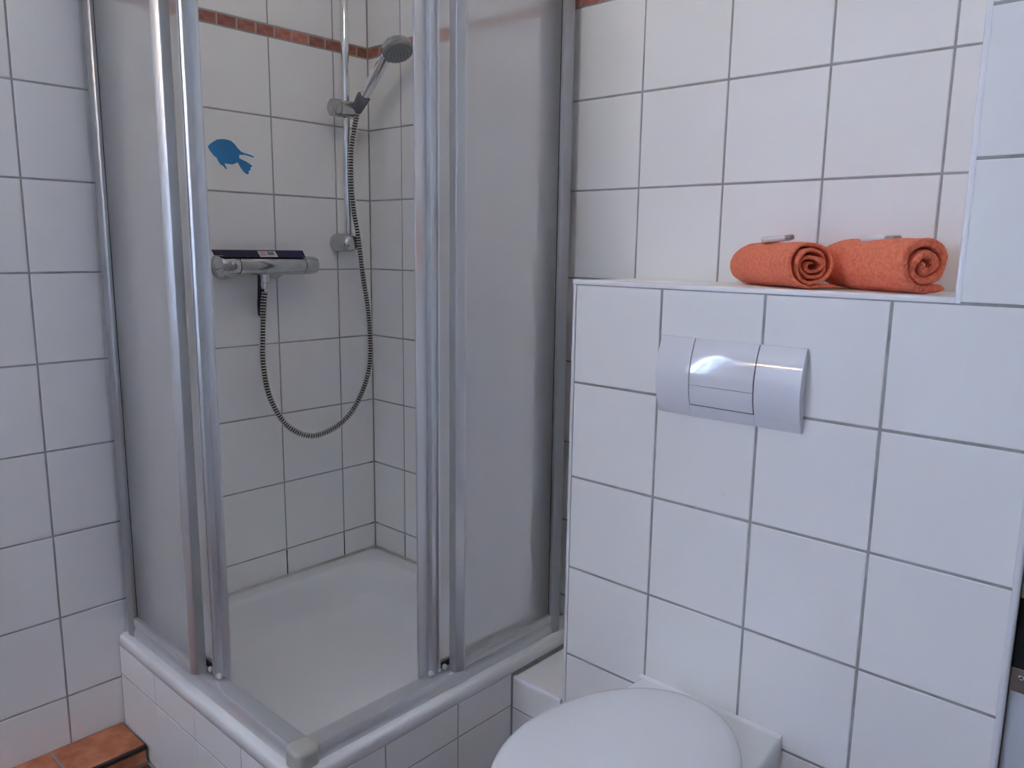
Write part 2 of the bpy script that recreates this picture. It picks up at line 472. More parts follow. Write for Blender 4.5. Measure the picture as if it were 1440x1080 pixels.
tr.append((prism('trim_5', q, lambda a, b, t: (t, YF - 0.0016 + a, 0.2478 - b), TX + 0.005, XL - 0.0125, 'trim'), 'short white edge strip on the small ledge beside the toilet'))
for o, l in tr: struct(o, l, 'trim')

# terracotta step along the left wall
step = box('trim_6', (0.001, RY, 0.0), (0.138, -0.802, 0.0445), 'grout'); struct(step, 'low terracotta tiled step along the left wall', 'step')
ys = [RY + 0.01] + [-0.966 - 0.2 * k for k in range(9, -1, -1)] + [-0.8005]
tile_grid(step, (0, 0, 0.048), X, Y, Z, [0.002, 0.139], ys, 'terra', 0.006, 'tile', 0.002)
tile_grid(step, (0.144, 0, 0), Y, Z, X, ys, [0.0, 0.0385], 'terra', 0.005, 'tile', 0.002)
box('edge_strip', (0.132, RY + 0.01, 0.038), (0.1455, -0.802, 0.0465), 'dark_edge', step, 0.001)

# door jamb with strike plate, right of the cistern wall
door = box('door_1', (XR + 0.0068, -0.2085, 0.0), (XR + 0.20, -0.004, 2.1), 'door_white', None, 0.003); struct(door, 'white door jamb beside the cistern wall', 'door jamb')
bm = bmesh.new()
px0, px1 = XR + 0.0072, XR + 0.046
add_box(bm, (px0, -0.2110, 0.609), (px1, -0.2087, 0.645), 0.0007, 1)
add_box(bm, (px0, -0.2110, 0.752), (px1, -0.2087, 0.800), 0.0007, 1)
add_box(bm, (px1 - 0.008, -0.2110, 0.645), (px1, -0.2087, 0.752), 0.0007, 1)
sp = link('strike_plate', finish(bm, 'strike_plate'), 'steel', door); sp['label'] = 'dull steel strike plate'
box('latch_hole_dark', (px0, -0.2098, 0.645), (px1 - 0.008, -0.2087, 0.752), 'black', door)  # black slab stands in for the dark inside the latch hole
sc = lathe('screw', (XR + 0.0205, -0.2110, 0.632), (0, -1, 0), [(0, 0.0042), (0.0008, 0.004), (0.0012, 0.003), (0.0006, 0.0012), (0.0004, 0)], 'chrome_worn', sp, 16)

# ------------------------------------------------------------------ shower tray
def rrect(ins, z, r, n=8):
    lo, hi = ins, 0.8 - ins
    pts = []
    for cx, cy, a0 in ((hi - r, -(hi - r), -math.pi / 2), (hi - r, -(lo + r), 0), (lo + r, -(lo + r), math.pi / 2), (lo + r, -(hi - r), math.pi)):
        for k in range(n + 1):
            a = a0 + (math.pi / 2) * k / n
            pts.append(Vector((cx + r * math.cos(a), cy + r * math.sin(a), z)))
    return pts
bm = bmesh.new()
prof = [(0.016, 0.250, 0.012), (0.004, 0.2535, 0.016), (0.0012, 0.256, 0.018), (0.001, 0.270, 0.018), (0.0014, 0.2775, 0.018), (0.0034, 0.2822, 0.019), (0.007, 0.2845, 0.02), (0.011, 0.2850, 0.02),
        (0.050, 0.285, 0.10), (0.057, 0.2835, 0.105), (0.063, 0.279, 0.108), (0.068, 0.270, 0.11), (0.073, 0.255, 0.112), (0.079, 0.235, 0.115),
        (0.086, 0.213, 0.115), (0.096, 0.195, 0.115), (0.110, 0.182, 0.115), (0.130, 0.175, 0.115), (0.20, 0.171, 0.10), (0.34, 0.167, 0.04)]
add_loft(bm, [rrect(*p) for p in prof], cap0=False, cap1=True)
tray = empty('shower_tray', (0.4, -0.4, 0.25)); tag(tray, 'white enamelled square shower tray set into the tiled corner', 'shower tray')
tb = link('basin', finish(bm, 'basin', True, 60), 'acrylic', tray); tb.location = (-0.4, 0.4, -0.25)
bm = bmesh.new(); add_prism(bm, [(0.001, 0.2845), (0.006, 0.2855), (0.0028, 0.2880), (0.001, 0.2905)], lambda a, b, t: (a, t, b), -0.735, -0.001)
s1 = link('sealant', finish(bm, 'sealant'), 'silicone', tray); s1.location = tb.location
bm = bmesh.new(); add_prism(bm, [(0.001, 0.2845), (0.006, 0.2855), (0.0028, 0.2880), (0.001, 0.2905)], lambda a, b, t: (t, -a, b), 0.001, 0.735)
s2 = link('sealant', finish(bm, 'sealant'), 'silicone', tray); s2.location = tb.location

# ------------------------------------------------------------------ shower enclosure
enc = empty('shower_enclosure', (0.767, -0.767, 0.285))
tag(enc, 'silver framed corner shower enclosure with frosted sliding panes', 'shower enclosure')
EO = -Vector(enc.location)
def eo(o):
    if o.parent is enc: o.location = EO
    return o
def legmap(side):
    return (lambda u, w, z: (u, -w, z)) if side == 0 else (lambda u, w, z: (w, -u, z))
def eprism(name, poly, side, z0, z1, material, parent=None, angle=30):
    f = legmap(side)
    o = prism(name, poly, f, z0, z1, material, parent or enc, True, angle)
    return eo(o)
def ebar(name, poly_wz, side, u0, u1, material, parent=None, angle=30):
    f = legmap(side)
    o = prism(name, poly_wz, lambda w, z, t: f(t, w, z), u0, u1, material, parent or enc, True, angle)
    return eo(o)
ZT = 2.02
def milk_one_face(o):
    """only the outer face of the pane is etched; the other faces just refract"""
    o.data.materials.append(M['frosted_inner'])
    big = sorted(o.data.polygons, key=lambda p: -p.area)[:2]
    outer = max(big, key=lambda p: max(abs(p.center.x) if abs(p.normal.x) > 0.5 else 0, abs(p.center.y) if abs(p.normal.y) > 0.5 else 0))
    for p in o.data.polygons: p.material_index = 0 if p.index == outer.index else 1
for side in (0, 1):
    # floor rail with sloping outer face and rounded edge
    rail = [(0.7350, 0.2855), (0.7350, 0.3140), (0.7365, 0.3155), (0.7715, 0.3165), (0.7735, 0.3160), (0.7750, 0.3140), (0.7785, 0.2960), (0.7792, 0.2855)]
    ebar('bottom_rail', rail, side, 0.002, 0.752, 'alu_matt')
    toprail = [(w, ZT + 0.3155 - z) for w, z in rail]
    ebar('top_rail', toprail, side, 0.002, 0.752, 'alu_matt')
    # wall profile: channel on the wall and the panel's own post in it
    eprism('wall_profile', [(0.0008, 0.742), (0.0250, 0.742), (0.0250, 0.776), (0.0240, 0.7785), (0.0220, 0.7795), (0.003, 0.7795), (0.0008, 0.778)], side, 0.2855, ZT, 'alu_post')
    eprism('panel_post', [(0.0270, 0.748), (0.0595, 0.748), (0.0600, 0.7735), (0.0590, 0.7765), (0.0565, 0.7785), (0.0530, 0.7800), (0.0400, 0.7825), (0.0330, 0.7825), (0.0290, 0.7810), (0.0270, 0.7780)],
           side, 0.2858, ZT, 'alu_post')
    eprism('gasket_gap_strip', [(0.0245, 0.748), (0.0285, 0.748), (0.0285, 0.7768), (0.0245, 0.7768)], side, 0.287, ZT - 0.001, 'rubber')  # dark strip painting the shade in the groove between channel and post
    eprism('gasket_gap_strip', [(0.0602, 0.7692), (0.0614, 0.7692), (0.0614, 0.7706), (0.0602, 0.7706)], side, 0.337, ZT, 'rubber')
    # fixed pane: glass, bottom bar, leading post
    bar = [(0.7520, 0.3168), (0.7520, 0.3330), (0.7540, 0.3350), (0.7740, 0.3350), (0.7770, 0.3335), (0.7785, 0.3300), (0.7785, 0.3168)]
    ebar('panel_bar', bar, side, 0.0605, 0.362, 'alu_matt')
    ebar('panel_bar', [(w, 2.3355 - z - 0.012) for w, z in bar], side, 0.0605, 0.362, 'alu_matt')
    eprism('pane', [(0.0605, 0.7650), (0.3640, 0.7650), (0.3640, 0.7690), (0.0605, 0.7690)], side, 0.334, ZT - 0.03, 'frosted'); milk_one_face(enc.children[-1])
    eprism('panel_post', [(0.3600, 0.7580), (0.3860, 0.7580), (0.3870, 0.7590), (0.3870, 0.7770), (0.3862, 0.7784), (0.3715, 0.7860), (0.3685, 0.7864), (0.3640, 0.7850), (0.3610, 0.7815), (0.3600, 0.7770)],
           side, 0.3168, ZT - 0.01, 'alu', None, 20)
    # sliding door pushed back behind the fixed pane
    dr_z0, dr_z1 = 0.3205, ZT - 0.012
    f = legmap(side)
    door_o = bpy.data.objects.new('sliding_door', None); COL.objects.link(door_o); door_o.parent = enc; door_o.location = EO
    def dp(name, poly, z0, z1, m, angle=30):
        return prism(name, poly, f, z0, z1, m, door_o, True, angle)
    dp('pane', [(0.050, 0.7435), (0.414, 0.7435), (0.414, 0.7475), (0.050, 0.7475)], dr_z0 + 0.012, dr_z1, 'frosted'); milk_one_face(door_o.children[-1])
    dp('rear_post', [(0.020, 0.738), (0.096, 0.738), (0.097, 0.752), (0.094, 0.756), (0.022, 0.756), (0.020, 0.754)], dr_z0, dr_z1, 'alu_dark')
    dp('front_post', [(0.4100, 0.7380), (0.4605, 0.7380), (0.4620, 0.7390), (0.4620, 0.7415), (0.4605, 0.7430), (0.4345, 0.7440), (0.4340, 0.7455), (0.4340, 0.7560), (0.4333, 0.7572), (0.4290, 0.7594),
                      (0.4272, 0.7594), (0.4258, 0.7580), (0.4255, 0.7560), (0.4255, 0.7510), (0.4150, 0.7510), (0.4150, 0.7550), (0.4142, 0.7560), (0.4100, 0.7560)], dr_z0, dr_z1, 'alu', 20)
    g = prism('door_bar', [(0.7390, dr_z0 + 0.002), (0.7510, dr_z0 + 0.002), (0.7510, dr_z0 + 0.014), (0.7390, dr_z0 + 0.014)],
              lambda w, z, t: f(t, w, z), 0.098, 0.409, 'rubber', door_o)
    for uu in (0.4385, 0.398):
        lathe('roller', f(uu, 0.7525, 0.3265), f(0, 1, 0), rounded(0.0, 0.006, 0.0058, 0.0012), 'white_roller', door_o, 20)
def cap_loop(h, r, z):
    pts = []
    for sx, sy, a0 in ((1, 1, 0), (-1, 1, 90), (-1, -1, 180), (1, -1, 270)):
        for k in range(7):
            a = math.radians(a0 + 15 * k)
            pts.append(Vector((0.7605 + sx * (h - r) + r * math.cos(a), -0.7605 + sy * (h - r) + r * math.sin(a), z)))
    return pts
bm = bmesh.new()
add_loft(bm, [cap_loop(0.0262, 0.016, 0.2853), cap_loop(0.0262, 0.016, 0.311), cap_loop(0.0255, 0.016, 0.315), cap_loop(0.0235, 0.0155, 0.3185), cap_loop(0.020, 0.014, 0.3205), cap_loop(0.013, 0.010, 0.3215)])
cap = eo(link('corner_cap', finish(bm, 'corner_cap', True, 50), 'cap_plastic', enc)); cap['label'] = 'grey plastic corner cap'
bm = bmesh.new(); add_lathe(bm, (0.7620, -0.7620, ZT - 0.0), Z, [(0, 0.0262), (0.030, 0.0262), (0.030, 0)], 36)
eo(link('corner_cap', finish(bm, 'corner_cap', True, 50), 'cap_plastic', enc))

# ------------------------------------------------------------------ shower mixer
MX, MZ = 0.060, 1.1795
mix = empty('shower_mixer', (0.0, -0.38, MZ)); tag(mix, 'chrome thermostatic shower mixer bar on the tiled wall', 'mixer tap')
def mo(o): o.location = -Vector(mix.location); return o
MY = (0, 1, 0)
mo(lathe('body', (MX, -0.4665, MZ), MY, rounded(0, 0.187, 0.0245, 0.001), 'chrome_worn', mix, 40))
k1 = mo(lathe('temperature_knob', (MX, -0.5160, MZ), MY, [(0, 0), (0, 0.020), (0.001, 0.0225), (0.003, 0.0238), (0.030, 0.0250), (0.046, 0.0252), (0.0475, 0.0245), (0.0475, 0)], 'chrome_worn', mix, 40))
k2 = mo(lathe('flow_knob', (MX, -0.2780, MZ), MY, [(0, 0), (0, 0.0240), (0.002, 0.0245), (0.036, 0.0235), (0.041, 0.0215), (0.043, 0.017), (0.043, 0)], 'chrome_worn', mix, 40))
mo(lathe('knob_gap', (MX, -0.4685, MZ), MY, [(0, 0.0), (0, 0.0228), (0.002, 0.0228), (0.002, 0.0)], 'gap', mix, 32))
mo(lathe('knob_gap', (MX, -0.2800, MZ), MY, [(0, 0.0), (0, 0.0228), (0.002, 0.0228), (0.002, 0.0)], 'gap', mix, 32))
bd = Vector((0.86, -0.15, 0.32)).normalized()
lathe('safety_button', Vector((MX, -0.490, MZ)) + Vector((bd.x, 0, bd.z)).normalized() * 0.0235, (bd.x, 0, bd.z), [(0, 0.0055), (0.0025, 0.0052), (0.004, 0.004), (0.0046, 0)], 'chrome', k1, 20)
lathe('mark_pin', Vector((MX, -0.503, MZ)) + Vector((bd.x, 0, bd.z)).normalized() * 0.0230, (bd.x, 0, bd.z), [(0, 0.0022), (0.0016, 0.002), (0.0022, 0)], 'chrome', k1, 12)
lathe('mark_pin', (MX + 0.0215, -0.252, MZ - 0.0085), (0.93, 0, -0.37), [(0, 0.0022), (0.0016, 0.002), (0.0022, 0)], 'chrome', k2, 12)
for yy in (-0.476, -0.326):
    mo(lathe('wall_rosette', (0.0005, yy, MZ - 0.002), X, [(0, 0.0), (0, 0.0345), (0.003, 0.0345), (0.007, 0.0325), (0.012, 0.026), (0.016, 0.019), (0.045, 0.018), (0.045, 0)], 'chrome_worn', mix, 40))
mo(lathe('outlet', (MX, -0.390, MZ - 0.020), (0, 0, -1), [(0, 0), (0, 0.0115), (0.012, 0.0115), (0.0125, 0.0105), (0.014, 0.0105), (0.014, 0)], 'chrome', mix, 28))

# squeegee hung over the mixer
sq = empty('squeegee', (0.045, -0.395, 1.2045)); tag(sq, 'navy blue squeegee lying on the shower mixer', 'squeegee')
def so(o): o.location = -Vector(sq.location); return o
bm = bmesh.new()
ls = [[Vector(p) for p in L] for L in (
    [(0.066, -0.5080, 1.2050), (0.0775, -0.5085, 1.2010), (0.068, -0.5195, 1.2190), (0.030, -0.5195, 1.2190), (0.030, -0.5105, 1.2050)],
    [(0.066, -0.2790, 1.2050), (0.0775, -0.2770, 1.2010), (0.068, -0.2800, 1.2190), (0.030, -0.2800, 1.2190), (0.030, -0.2790, 1.2050)])]
add_loft(bm, ls)
head = so(link('head', finish(bm, 'head', False), 'navy', sq))
so(box('wiper_lip', (0.0255, -0.512, 1.2075), (0.0305, -0.281, 1.2140), 'rubber', sq, 0.001))
# paper sticker with barcode on the slanted front face
def on_face(y, k, off):
    a, b = Vector((0.0775, y, 1.2010)), Vector((0.068, y, 1.2190))
    n = Vector((0.884, 0, 0.467))
    p = a.lerp(b, k) + n * off
    p.y += 0.006 * (0.5 - k); return p
def face_patch(name, y0, y1, k0, k1, off, m, parent):
    bm = bmesh.new()
    top = [bm.verts.new(on_face(y, k, off)) for y, k in ((y0, k0), (y1, k0), (y1, k1), (y0, k1))]
    bot = [bm.verts.new(on_face(y, k, off - 0.0002)) for y, k in ((y0, k0), (y1, k0), (y1, k1), (y0, k1))]
    bm.faces.new(top); bm.faces.new(bot[::-1])
    for i in range(4): bm.faces.new((top[i], bot[i], bot[(i + 1) % 4], top[(i + 1) % 4]))
    return link(name, finish(bm, name, False), m, parent)
st = so(face_patch('sticker', -0.413, -0.362, 0.04, 0.86, 0.0003, 'paper', sq)); st['label'] = 'white paper sticker with barcode'
for k in range(9):
    yy = -0.387 + k * 0.0021
    face_patch('barcode_line', yy, yy + (0.0012 if k % 3 else 0.0016), 0.30, 0.76, 0.0005, 'ink', st)
for k in range(2):
    face_patch('print_line', -0.410, -0.393, 0.28 + 0.28 * k, 0.42 + 0.28 * k, 0.0005, 'ink_pink', st)
bm = bmesh.new()
hl = []
for z, r, xx in ((1.2045, 0.010, 0.040), (1.150, 0.009, 0.032), (1.110, 0.0095, 0.030), (1.075, 0.0115, 0.0285), (1.050, 0.0105, 0.028), (1.043, 0.006, 0.028)):
    yc = -0.386
    hl.append([Vector((xx + 0.006 * math.cos(a), yc + r * math.sin(a), z)) for a in [2 * math.pi * k / 16 for k in range(16)]])
add_loft(bm, hl)
so(link('handle', finish(bm, 'handle', True, 60), 'navy', sq))

# ------------------------------------------------------------------ shower rail with slider
PX, PY = 0.057, -0.121
rl = empty('shower_rail', (0, PY, 1.24)); tag(rl, 'vertical chrome shower rail with slider near the tiled corner', 'shower rail')
def ro(o): o.location = -Vector(rl.location); return o
ro(lathe('pole', (PX, PY, 1.226), Z, rounded(0, 0.734, 0.0108, 0.0015), 'chrome', rl, 28))
for zz in (1.2415, 1.945):
    b_ = ro(lathe('wall_bracket', (0.0005, PY, zz), X, [(0, 0), (0, 0.0250), (0.003, 0.0262), (0.040, 0.0262), (0.066, 0.0258), (0.074, 0.0235), (0.079, 0.018), (0.080, 0)], 'chrome_worn', rl, 36))
SZ = 1.604
sl = ro(lathe('slider', (PX + 0.004, PY - 0.050, SZ), MY, [(0, 0), (0, 0.021), (0.002, 0.0235), (0.016, 0.0235), (0.0165, 0.0215), (0.019, 0.0215), (0.0195, 0.0235), (0.078, 0.0235), (0.080, 0.021), (0.080, 0)], 'chrome_worn', rl, 36))

# hand shower frame
HB = Vector((0.088, -0.098, 1.617))             # lower end inside the holder
HT = Vector((0.195, -0.091, 1.726))             # where handle meets head
hd = (HT - HB).normalized()
bm = bmesh.new(); add_lathe(bm, HB - hd * 0.020, hd, [(0, 0.0), (0, 0.0150), (0.002, 0.0160), (0.046, 0.0190), (0.048, 0.0180), (0.048, 0)], 28)
hol = ro(link('holder', finish(bm, 'holder'), 'holder', rl)); hol['label'] = 'dark smoked cone holding the hand shower'

hs = empty('hand_shower', tuple(HB)); tag(hs, 'chrome hand shower with round grey spray face', 'shower head')
def ho(o): o.location = -Vector(hs.location); return o
Lh = (HT - HB).length
bm = bmesh.new(); add_lathe(bm, HB, hd, [(0.0, 0.0), (0.0, 0.0115), (0.024, 0.0122), (0.030, 0.0128), (0.070, 0.0150), (0.110, 0.0160), (0.150, 0.0150), (Lh - 0.012, 0.0135), (Lh + 0.010, 0.0135), (Lh + 0.022, 0.010), (Lh + 0.024, 0)], 28)
ho(link('handle', finish(bm, 'handle', True, 50), 'chrome', hs))
nrm = Vector((0.46, -0.06, -0.885)).normalized()   # direction the spray leaves
hc = Vector((0.231, -0.080, 1.744))
bm = bmesh.new(); add_lathe(bm, hc - nrm * 0.024, nrm, [(0, 0), (0.0005, 0.012), (0.003, 0.024), (0.008, 0.034), (0.015, 0.0400), (0.022, 0.0425), (0.030, 0.0425), (0.031, 0.041), (0.031, 0)], 40)
ho(link('head', finish(bm, 'head', True, 50), 'chrome_worn', hs))
bm = bmesh.new(); add_lathe(bm, hc + nrm * 0.0068, nrm, [(0, 0), (0, 0.0415), (0.004, 0.0410), (0.008, 0.0375), (0.011, 0.029), (0.012, 0.0)], 40)
sf = ho(link('spray_face', finish(bm, 'spray_face', True, 50), 'spray', hs))
a_, u_, v_ = frame_from(nrm)
for R_, n_, t_ in ((0.0345, 24, 0.0165), (0.0235, 16, 0.0185), (0.0135, 9, 0.0188), (0.005, 4, 0.0188)):
    for k in range(n_):
        an = 2 * math.pi * k / n_
        lathe('nozzle', hc + nrm * (t_ - 0.0015) + u_ * R_ * math.cos(an) + v_ * R_ * math.sin(an), nrm, [(0, 0.0016), (0.0022, 0.0013), (0.0026, 0)], 'nozzle', sf, 8)

# hose
hose = empty('shower_hose', (0.07, -0.27, 0.70)); tag(hose, 'ribbed metal shower hose hanging in a long loop', 'hose')
path = [(0.0765, -0.0985, 1.600), (0.0785, -0.1025, 1.580), (0.0800, -0.112, 1.546), (0.0805, -0.1235, 1.488), (0.0805, -0.1250, 1.401), (0.0800, -0.1180, 1.330), (0.0870, -0.1110, 1.265), (0.0760, -0.0870, 1.144), (0.068, -0.067, 1.061),
        (0.066, -0.058, 0.956), (0.066, -0.065, 0.872), (0.067, -0.096, 0.801), (0.068, -0.143, 0.744), (0.069, -0.206, 0.712), (0.070, -0.273, 0.706), (0.069, -0.334, 0.736),
        (0.067, -0.374, 0.788), (0.065, -0.398, 0.850), (0.063, -0.407, 0.927), (0.062, -0.404, 1.002), (0.060, -0.397, 1.076), (0.060, -0.3905, 1.120)]
dense = catmull(path, 40)
cum = [0.0]
for i in range(1, len(dense)): cum.append(cum[-1] + (dense[i] - dense[i - 1]).length)
PITCHH = 0.0076
prof6 = [(0.00, 0.0064, 1), (0.10, 0.0082, 0), (0.22, 0.0090, 0), (0.40, 0.0090, 0), (0.52, 0.0082, 0), (0.60, 0.0064, 1)]
ts = []
nrep = int(cum[-1] / PITCHH)
for i in range(nrep):
    for fr, r, mi in prof6: ts.append(((i + fr) * PITCHH, r, mi))
bm = bmesh.new(); prev = None; idx = 0
nseg = 12; upref = Vector((1, 0, 0))
for t, r, mi in ts:
    while idx < len(cum) - 2 and cum[idx + 1] < t: idx += 1
    s = (t - cum[idx]) / max(1e-9, cum[idx + 1] - cum[idx])
    p = dense[idx].lerp(dense[idx + 1], s)
    tg = (dense[min(idx + 2, len(dense) - 1)] - dense[max(idx - 1, 0)]).normalized()
    u = upref - tg * upref.dot(tg); u.normalize(); v = tg.cross(u)
    ring = [bm.verts.new(p + u * r * math.cos(2 * math.pi * k / nseg) + v * r * math.sin(2 * math.pi * k / nseg)) for k in range(nseg)]
    if prev:
        for k in range(nseg):
            f_ = bm.faces.new((prev[0][k], prev[0][(k + 1) % nseg], ring[(k + 1) % nseg], ring[k]))
            f_.material_index = 1 if (prev[1] == 1 and mi == 1) else 0
    prev = (ring, mi)
me = finish(bm, 'ribbed_tube', True, 60); me.materials.append(M['hose']); me.materials.append(M['hose_shade'])
ht = link('ribbed_tube', me, None, hose); ht.location = -Vector(hose.location)
nt_ = lathe('hose_nut', (0.060, -0.3903, 1.1455), (0, 0, -1), [(0, 0.0), (0, 0.0105), (0.010, 0.0105), (0.011, 0.0120), (0.026, 0.0100), (0.028, 0)], 'chrome', hose, 24); nt_.location = ht.location
nt2 = lathe('hose_nut', tuple(HB - hd * 0.034), hd, [(0, 0.0), (0, 0.0100), (0.012, 0.0125), (0.014, 0)], 'chrome', hose, 24); nt2.location = ht.location

# ------------------------------------------------------------------ fish sticker
FISH = [(-0.4987, 1.4722), (-0.4928, 1.4785), (-0.4848, 1.4844), (-0.4734, 1.4916), (-0.4575, 1.4944), (-0.4448, 1.4939), (-0.4353, 1.4917), (-0.4259, 1.4847), (-0.4182, 1.4759), (-0.4088, 1.468), (-0.399, 1.4653), (-0.3841, 1.463), (-0.3725, 1.4588), (-0.376, 1.4563), (-0.3893, 1.4595), (-0.4008, 1.4611), (-0.4141, 1.4599), (-0.4159, 1.4556), (-0.4145, 1.4506), (-0.4015, 1.4465), (-0.3901, 1.4416), (-0.3779, 1.4337), (-0.3839, 1.4317), (-0.3851, 1.4241), (-0.3911, 1.4206), (-0.3897, 1.4147), (-0.3948, 1.4121), (-0.4046, 1.4181), (-0.4124, 1.4278), (-0.42, 1.4405), (-0.4333, 1.4342), (-0.4479, 1.4344), (-0.4566, 1.4352), (-0.4501, 1.4218), (-0.4534, 1.4208), (-0.4602, 1.4283), (-0.4672, 1.4313), (-0.4731, 1.4388), (-0.4759, 1.4458), (-0.4849, 1.4521), (-0.4937, 1.4628)]
fs = prism('fish_sticker', FISH, lambda a, b, t: (t, a, b), 0.0001, 0.0006, 'fish', None, False)
tag(fs, 'blue fish silhouette sticker on a white shower tile', 'sticker')

# ------------------------------------------------------------------ flush plate
PZ0, PZ1, PXA, PXB = 0.937, 1.0785, 1.1605, 1.4325
SAG = 0.017
def arc_y(z):
    h = (PZ1 - PZ0) / 2; c = (PZ0 + PZ1) / 2
    R_ = (h * h + SAG * SAG) / (2 * SAG)
    return YF - 0.0035 - (math.sqrt(max(0, R_ * R_ - (z - c) ** 2)) - (R_ - SAG))
fp = empty('flush_plate', (1.2965, YF, PZ0)); tag(fp, 'white curved dual flush plate on the tiles above the toilet', 'flush plate')
def fo(o): o.location = -Vector(fp.location); return o
def add_patch(bm, x0, x1, z0, z1, off, n=14, back=None, edge=0.0006):
    loops = []
    for q_ in range(n + 1):
        z = z0 + (z1 - z0) * q_ / n
        yf = arc_y(z) - off
        yb = (YF - 0.0002) if back is None else arc_y(z) + back
        loops.append([Vector((x0, yb, z)), Vector((x1, yb, z)), Vector((x1, yf + edge, z)), Vector((x1 - edge, yf, z)), Vector((x0 + edge, yf, z)), Vector((x0, yf + edge, z))])
    add_loft(bm, loops)
bm = bmesh.new()
add_patch(bm, PXA, 1.2285, PZ0, PZ1, 0.0, 18)
add_patch(bm, 1.3525, PXB, PZ0, PZ1, 0.0, 18)
add_patch(bm, 1.2285, 1.3525, PZ0, 0.9585, 0.0, 5)
fo(link('frame', finish(bm, 'frame', True, 30), 'plate', fp))
bm = bmesh.new(); add_patch(bm, 1.2287, 1.3523, 0.9587, PZ1 - 0.001, -0.0016, 14)
fo(link('recess', finish(bm, 'recess', True, 30), 'gap', fp))
bm = bmesh.new(); add_patch(bm, 1.2302, 1.3508, 0.9968, PZ1 - 0.0003, 0.0004, 12, 0.0012)
b1 = fo(link('flush_button', finish(bm, 'flush_button', True, 30), 'plate', fp)); b1['label'] = 'large upper flush button'
bm = bmesh.new(); add_patch(bm, 1.2302, 1.3508, 0.9603, 0.9960, 0.0004, 6, 0.0012)
b2 = fo(link('flush_button', finish(bm, 'flush_button', True, 30), 'plate', fp)); b2['label'] = 'small lower flush button'
for k in range(6):
    bm = bmesh.new(); x_ = 1.375 + k * 0.0042
    add_patch(bm, x_, x_ + 0.0026, 0.953, 0.9575, 0.00012, 1, 0.0004, 0.0001)
    fo(link('embossed_mark', finish(bm, 'embossed_mark', False), 'plate', fp))

plug = lathe('wall_plug', (1.298, YF + 0.0002, 0.804), (0, -1, 0), [(0, 0), (0, 0.0045), (0.0012, 0.0040), (0.0016, 0.0028), (0.0009, 0.0016), (0.0009, 0)], 'trim', None, 20)
tag(plug, 'tiny round white plug in the tile below the flush plate', 'wall plug')

# ------------------------------------------------------------------ toilet
TXC = 1.2925
wc = empty('toilet', (TXC, YF, 0.06)); tag(wc, 'white wall-hung toilet with closed lid', 'toilet')
def wo(o): o.location = -Vector(wc.location); return o
def egg(hw, yb, yc, yfr, z, nb=0.15, n=64, wall=None, wall_hw=None):
    """outline: widest at yc, ellipse to front yfr, ellipse to back yb"""
    pts = []
    for k in range(n):
        a = 2 * math.pi * k / n
        s, c = math.sin(a), math.cos(a)
        L = (yb - yc) if s > 0 else (yc - yfr)
        pts.append(Vector((TXC + hw * c, yc + L * s, z)))
    return pts
def bowl_loop(z, hw, hww, yfr, yc=-0.52, n=24):
    """ceramic outline: straight flank from the wall (half width hww) swelling to hw, round front"""
    pts = []
    for k in range(n + 1):                                # front half, right to left
        a = -math.pi * k / n
        pts.append(Vector((TXC + hw * math.cos(a), yc + (yc - yfr) * math.sin(a), z)))
    m_ = 12
    for k in range(1, m_ + 1):                            # left flank to the wall
        t = k / m_; s = t * t * (3 - 2 * t)
        pts.append(Vector((TXC - (hw + (hww - hw) * s), yc + (YF - 0.0005 - yc) * t, z)))
    for k in range(m_):                                   # right flank back
        t = 1 - k / m_; s = t * t * (3 - 2 * t)
        if k == 0: pts.append(Vector((TXC + hww, YF - 0.0005, z)))
        else: pts.append(Vector((TXC + (hw + (hww - hw) * s), yc + (YF - 0.0005 - yc) * t, z)))
    return pts
bm = bmesh.new()
L_ = [bowl_loop(0.075, 0.085, 0.115, -0.50, -0.40), bowl_loop(0.085, 0.100, 0.122, -0.53, -0.41), bowl_loop(0.15, 0.125, 0.132, -0.60, -0.44), bowl_loop(0.24, 0.150, 0.140, -0.67, -0.48),
      bowl_loop(0.32, 0.168, 0.146, -0.715, -0.51), bowl_loop(0.355, 0.174, 0.148, -0.730, -0.52), bowl_loop(0.374, 0.175, 0.148, -0.733, -0.525), bowl_loop(0.381, 0.1735, 0.1465, -0.731, -0.525),
      bowl_loop(0.385, 0.170, 0.1435, -0.727, -0.525), bowl_loop(0.386, 0.164, 0.139, -0.72, -0.525)]
add_loft(bm, L_)
wo(link('bowl', finish(bm, 'bowl', True, 50), 'ceramic', wc))
bm = bmesh.new()
add_loft(bm, [egg(0.172, -0.280, -0.53, -0.735, 0.3885), egg(0.176, -0.275, -0.53, -0.740, 0.391), egg(0.177, -0.274, -0.53, -0.741, 0.400), egg(0.174, -0.276, -0.53, -0.738, 0.4045)])
wo(link('seat', finish(bm, 'seat', True, 50), 'lid', wc))
bm = bmesh.new()
lid = [egg(0.174, -0.272, -0.53, -0.742, 0.4055), egg(0.1785, -0.2675, -0.53, -0.7465, 0.4065), egg(0.1800, -0.2655, -0.53, -0.748, 0.4100), egg(0.1795, -0.2660, -0.53, -0.7475, 0.4150), egg(0.1770, -0.269, -0.53, -0.745, 0.4205),
       egg(0.171, -0.276, -0.53, -0.738, 0.4255), egg(0.160, -0.290, -0.53, -0.725, 0.4295), egg(0.140, -0.315, -0.53, -0.70, 0.4330), egg(0.10, -0.37, -0.53, -0.65, 0.4362), egg(0.05, -0.45, -0.53, -0.59, 0.4380), egg(0.01, -0.515, -0.53, -0.545, 0.4385)]
add_loft(bm, lid)
wo(link('lid', finish(bm, 'lid', True, 50), 'lid', wc))
